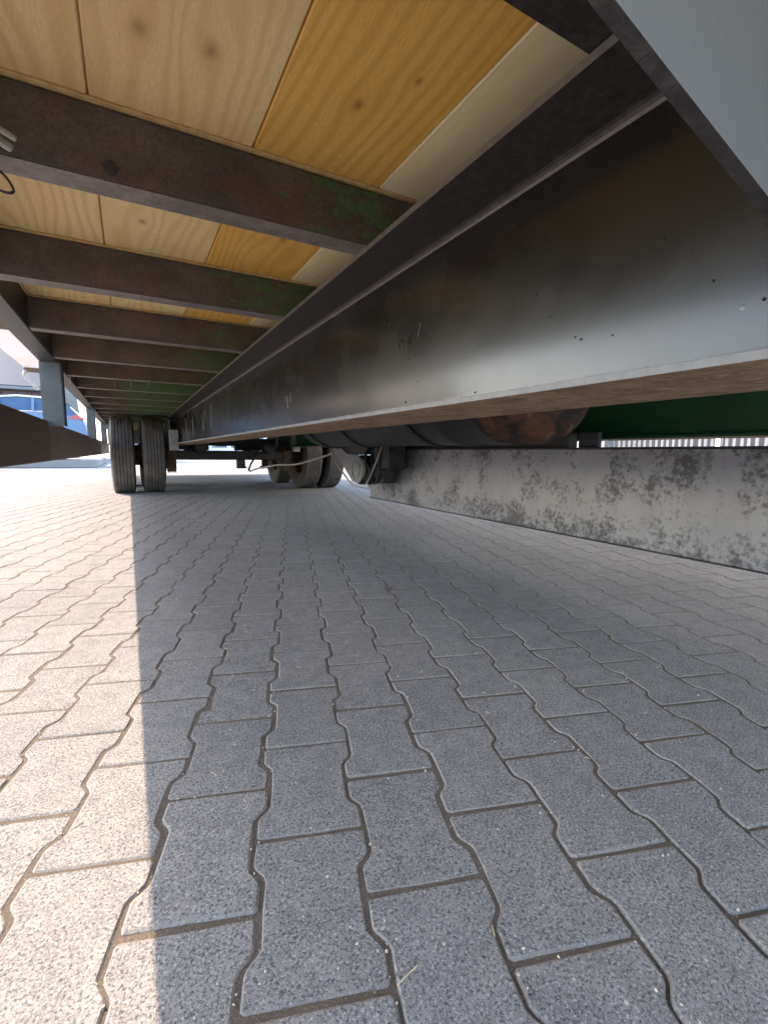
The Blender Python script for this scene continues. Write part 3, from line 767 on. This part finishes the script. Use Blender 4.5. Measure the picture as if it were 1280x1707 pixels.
bm = bmesh.new(); prism(bm, [(X0c-a, b) for a, b in [(.36, 1.575), (.42, 1.62), (.65, 1.69), (1.25, 1.715), (1.55, 1.67), (1.6, 1.62), (1.25, 1.67), (.65, 1.645)]], 'y', 12.13, 13.4); link('roof', bm, M['white'], K, smooth=30)  # white paints in the sunlit highlight along the blue car's roof
for a, b, w in ((.95, 1.0, .05), (1.55, 1.62, .05)):
    bm = bmesh.new(); prism(bm, [(X0c-a, 1.22), (X0c-a-.05, 1.22), (X0c-a-.03, 1.65), (X0c-a+.02, 1.65)], 'y', 12.0, 12.06); link('pillar', bm, M['paint_blue'], K)
bm = bmesh.new(); tube(bm, [(X0c-.6, 11.99, 1.285), (X0c-2.1, 11.99, 1.275)], .014, 6); link('trim', bm, M['chrome'], K)
bm = bmesh.new(); prism(bm, [(X0c-.03, 1.15), (X0c-.20, 1.24), (X0c-.34, 1.13), (X0c-.05, 1.10)], 'y', 11.955, 12.1); link('tail_light', bm, M['lamp_red'], K)
bm = bmesh.new(); bmesh.ops.create_icosphere(bm, subdivisions=2, radius=.09, matrix=Matrix.Translation((X0c-1.95, 11.93, 1.30)) @ Matrix.Diagonal((1, .6, .8, 1))); link('mirror', bm, M['chrome'], K, smooth=60)
for x in (X0c-.75, X0c-2.95):
    for y in (12.08, 13.45):
        wq = bpy.data.objects.new('wheel', None); COL.objects.link(wq); wq.parent = K; wq.location = Vector((x, y, .32))-wloc(K)
        bm = bmesh.new(); lathe(bm, [(-.1, .21), (-.11, .3), (-.07, .32), (.07, .32), (.11, .3), (.1, .21)], 'y', (x, y, .32), 32, True); link('tyre', bm, M['rubber'], wq, smooth=40)
        bm = bmesh.new(); lathe(bm, [(-.09, .05), (-.07, .2), (-.05, .21), (.05, .21), (.07, .2), (.09, .05)], 'y', (x, y, .32), 24); link('rim', bm, M['slat'], wq, smooth=40)

K.scale = (1.42, 1.42, 1.17); K.location = (-3.81, 19.1, .22)
bm = bmesh.new(); box(bm, (-30, 17.95, -.019), (-.9, 24.6, .219), .02); link('raised_yard', bm, M['far'], kind='structure')
# fence to the right, seen through the gap over the panel
Fn = empty('picket_fence', (10, 4, 0), 'grey slat fence with white lower rail, seen through the gap under the green beam', 'fence')
bm = bmesh.new(); box(bm, (9.96, -3, .60), (9.99, 7.3, .712), .004); link('rail', bm, M['white'], Fn)
bm = bmesh.new(); box(bm, (10.03, -3, 1.02), (10.06, 7.3, 1.09), .004); link('rail', bm, M['white'], Fn)
sb = bmesh.new(); box(sb, (10.0, 0, -.2), (10.022, .055, 1.15), .003); s0 = link('slat', sb, M['slat'], Fn)
for k in range(82):
    y = -2.9+k*.124
    c = s0 if k == 0 else dup(s0, Fn, s0.location)
    c.location.y = y+.027-4+random.gauss(0, .006)
    c.rotation_euler.z = random.gauss(0, .06)
for y in (-3, -.4, 2.2, 4.8, 7.35):
    bm = bmesh.new(); box(bm, (9.99, y, -.55), (10.08, y+.09, 1.2), .004); link('post', bm, M['white'], Fn)
Fn.scale = (.5, .5, .5); Fn.location = (5, 2.0, .27)
H2 = empty('bounce_house', (10, -1, 0), 'added white house bouncing sunlight under the trailer, dark grey plinth behind the slat fence', 'house')
bm = bmesh.new(); box(bm, (5.87, -12, -.01), (11.5, 5.6, .90)); link('plinth', bm, M['darkhall'], H2)
bm = bmesh.new(); box(bm, (5.9, -11.9, .902), (11.4, 5.5, 6.0)); link('wall', bm, M['white'], H2)  # added pale wall, throws sunlight back onto the paving from the right
bm = bmesh.new(); prism(bm, [(5.7, 6.0), (8.6, 8.0), (11.7, 6.0)], 'y', -12.4, 6); link('roof', bm, M['bldroof'], H2)
for k in range(5):
    bm = bmesh.new(); box(bm, (5.875, -10+k*3.1, 2.9), (5.898, -9+k*3.1, 4.1), .004); link('window', bm, M['glass'], H2)
bm = bmesh.new(); box(bm, (4.8, 3.71, -.01), (5.08, 3.975, .94), .012)
o = link('cabinet', bm, M['paleblue']); o['label'] = 'pale blue cabinet at the far end of the slat fence'; o['category'] = 'cabinet'
bm = bmesh.new(); prism(bm, [(4.96, -.01), (4.96, .92), (5.17, 1.0), (5.17, -.01)], 'y', 4.05, 4.15)
o = link('bollard', bm, M['blackdirty']); o['label'] = 'dark upright post beside the pale blue cabinet'; o['category'] = 'bollard'
# pale office building straight ahead, far behind the axles
O = empty('office_building', (12, 62, 0), 'pale office block far behind the axles of the trailer', 'building')
bm = bmesh.new(); box(bm, (-1, 56, -.01), (30, 68, 7)); link('wall', bm, M['white'], O)
bm = bmesh.new(); box(bm, (-1.3, 55.7, 7), (30.3, 68.3, 7.4), .03); link('roof', bm, M['bldroof'], O)
wb = bmesh.new(); box(wb, (0, 55.93, 1), (1.6, 55.99, 2.6), .01); w_0 = link('window', wb, M['glass'], O)
for k in range(14):
    for z in (0, 3.1):
        if k == 0 and z == 0: continue
        dup(w_0, O, w_0.location+Vector((k*2.1, 0, z)))
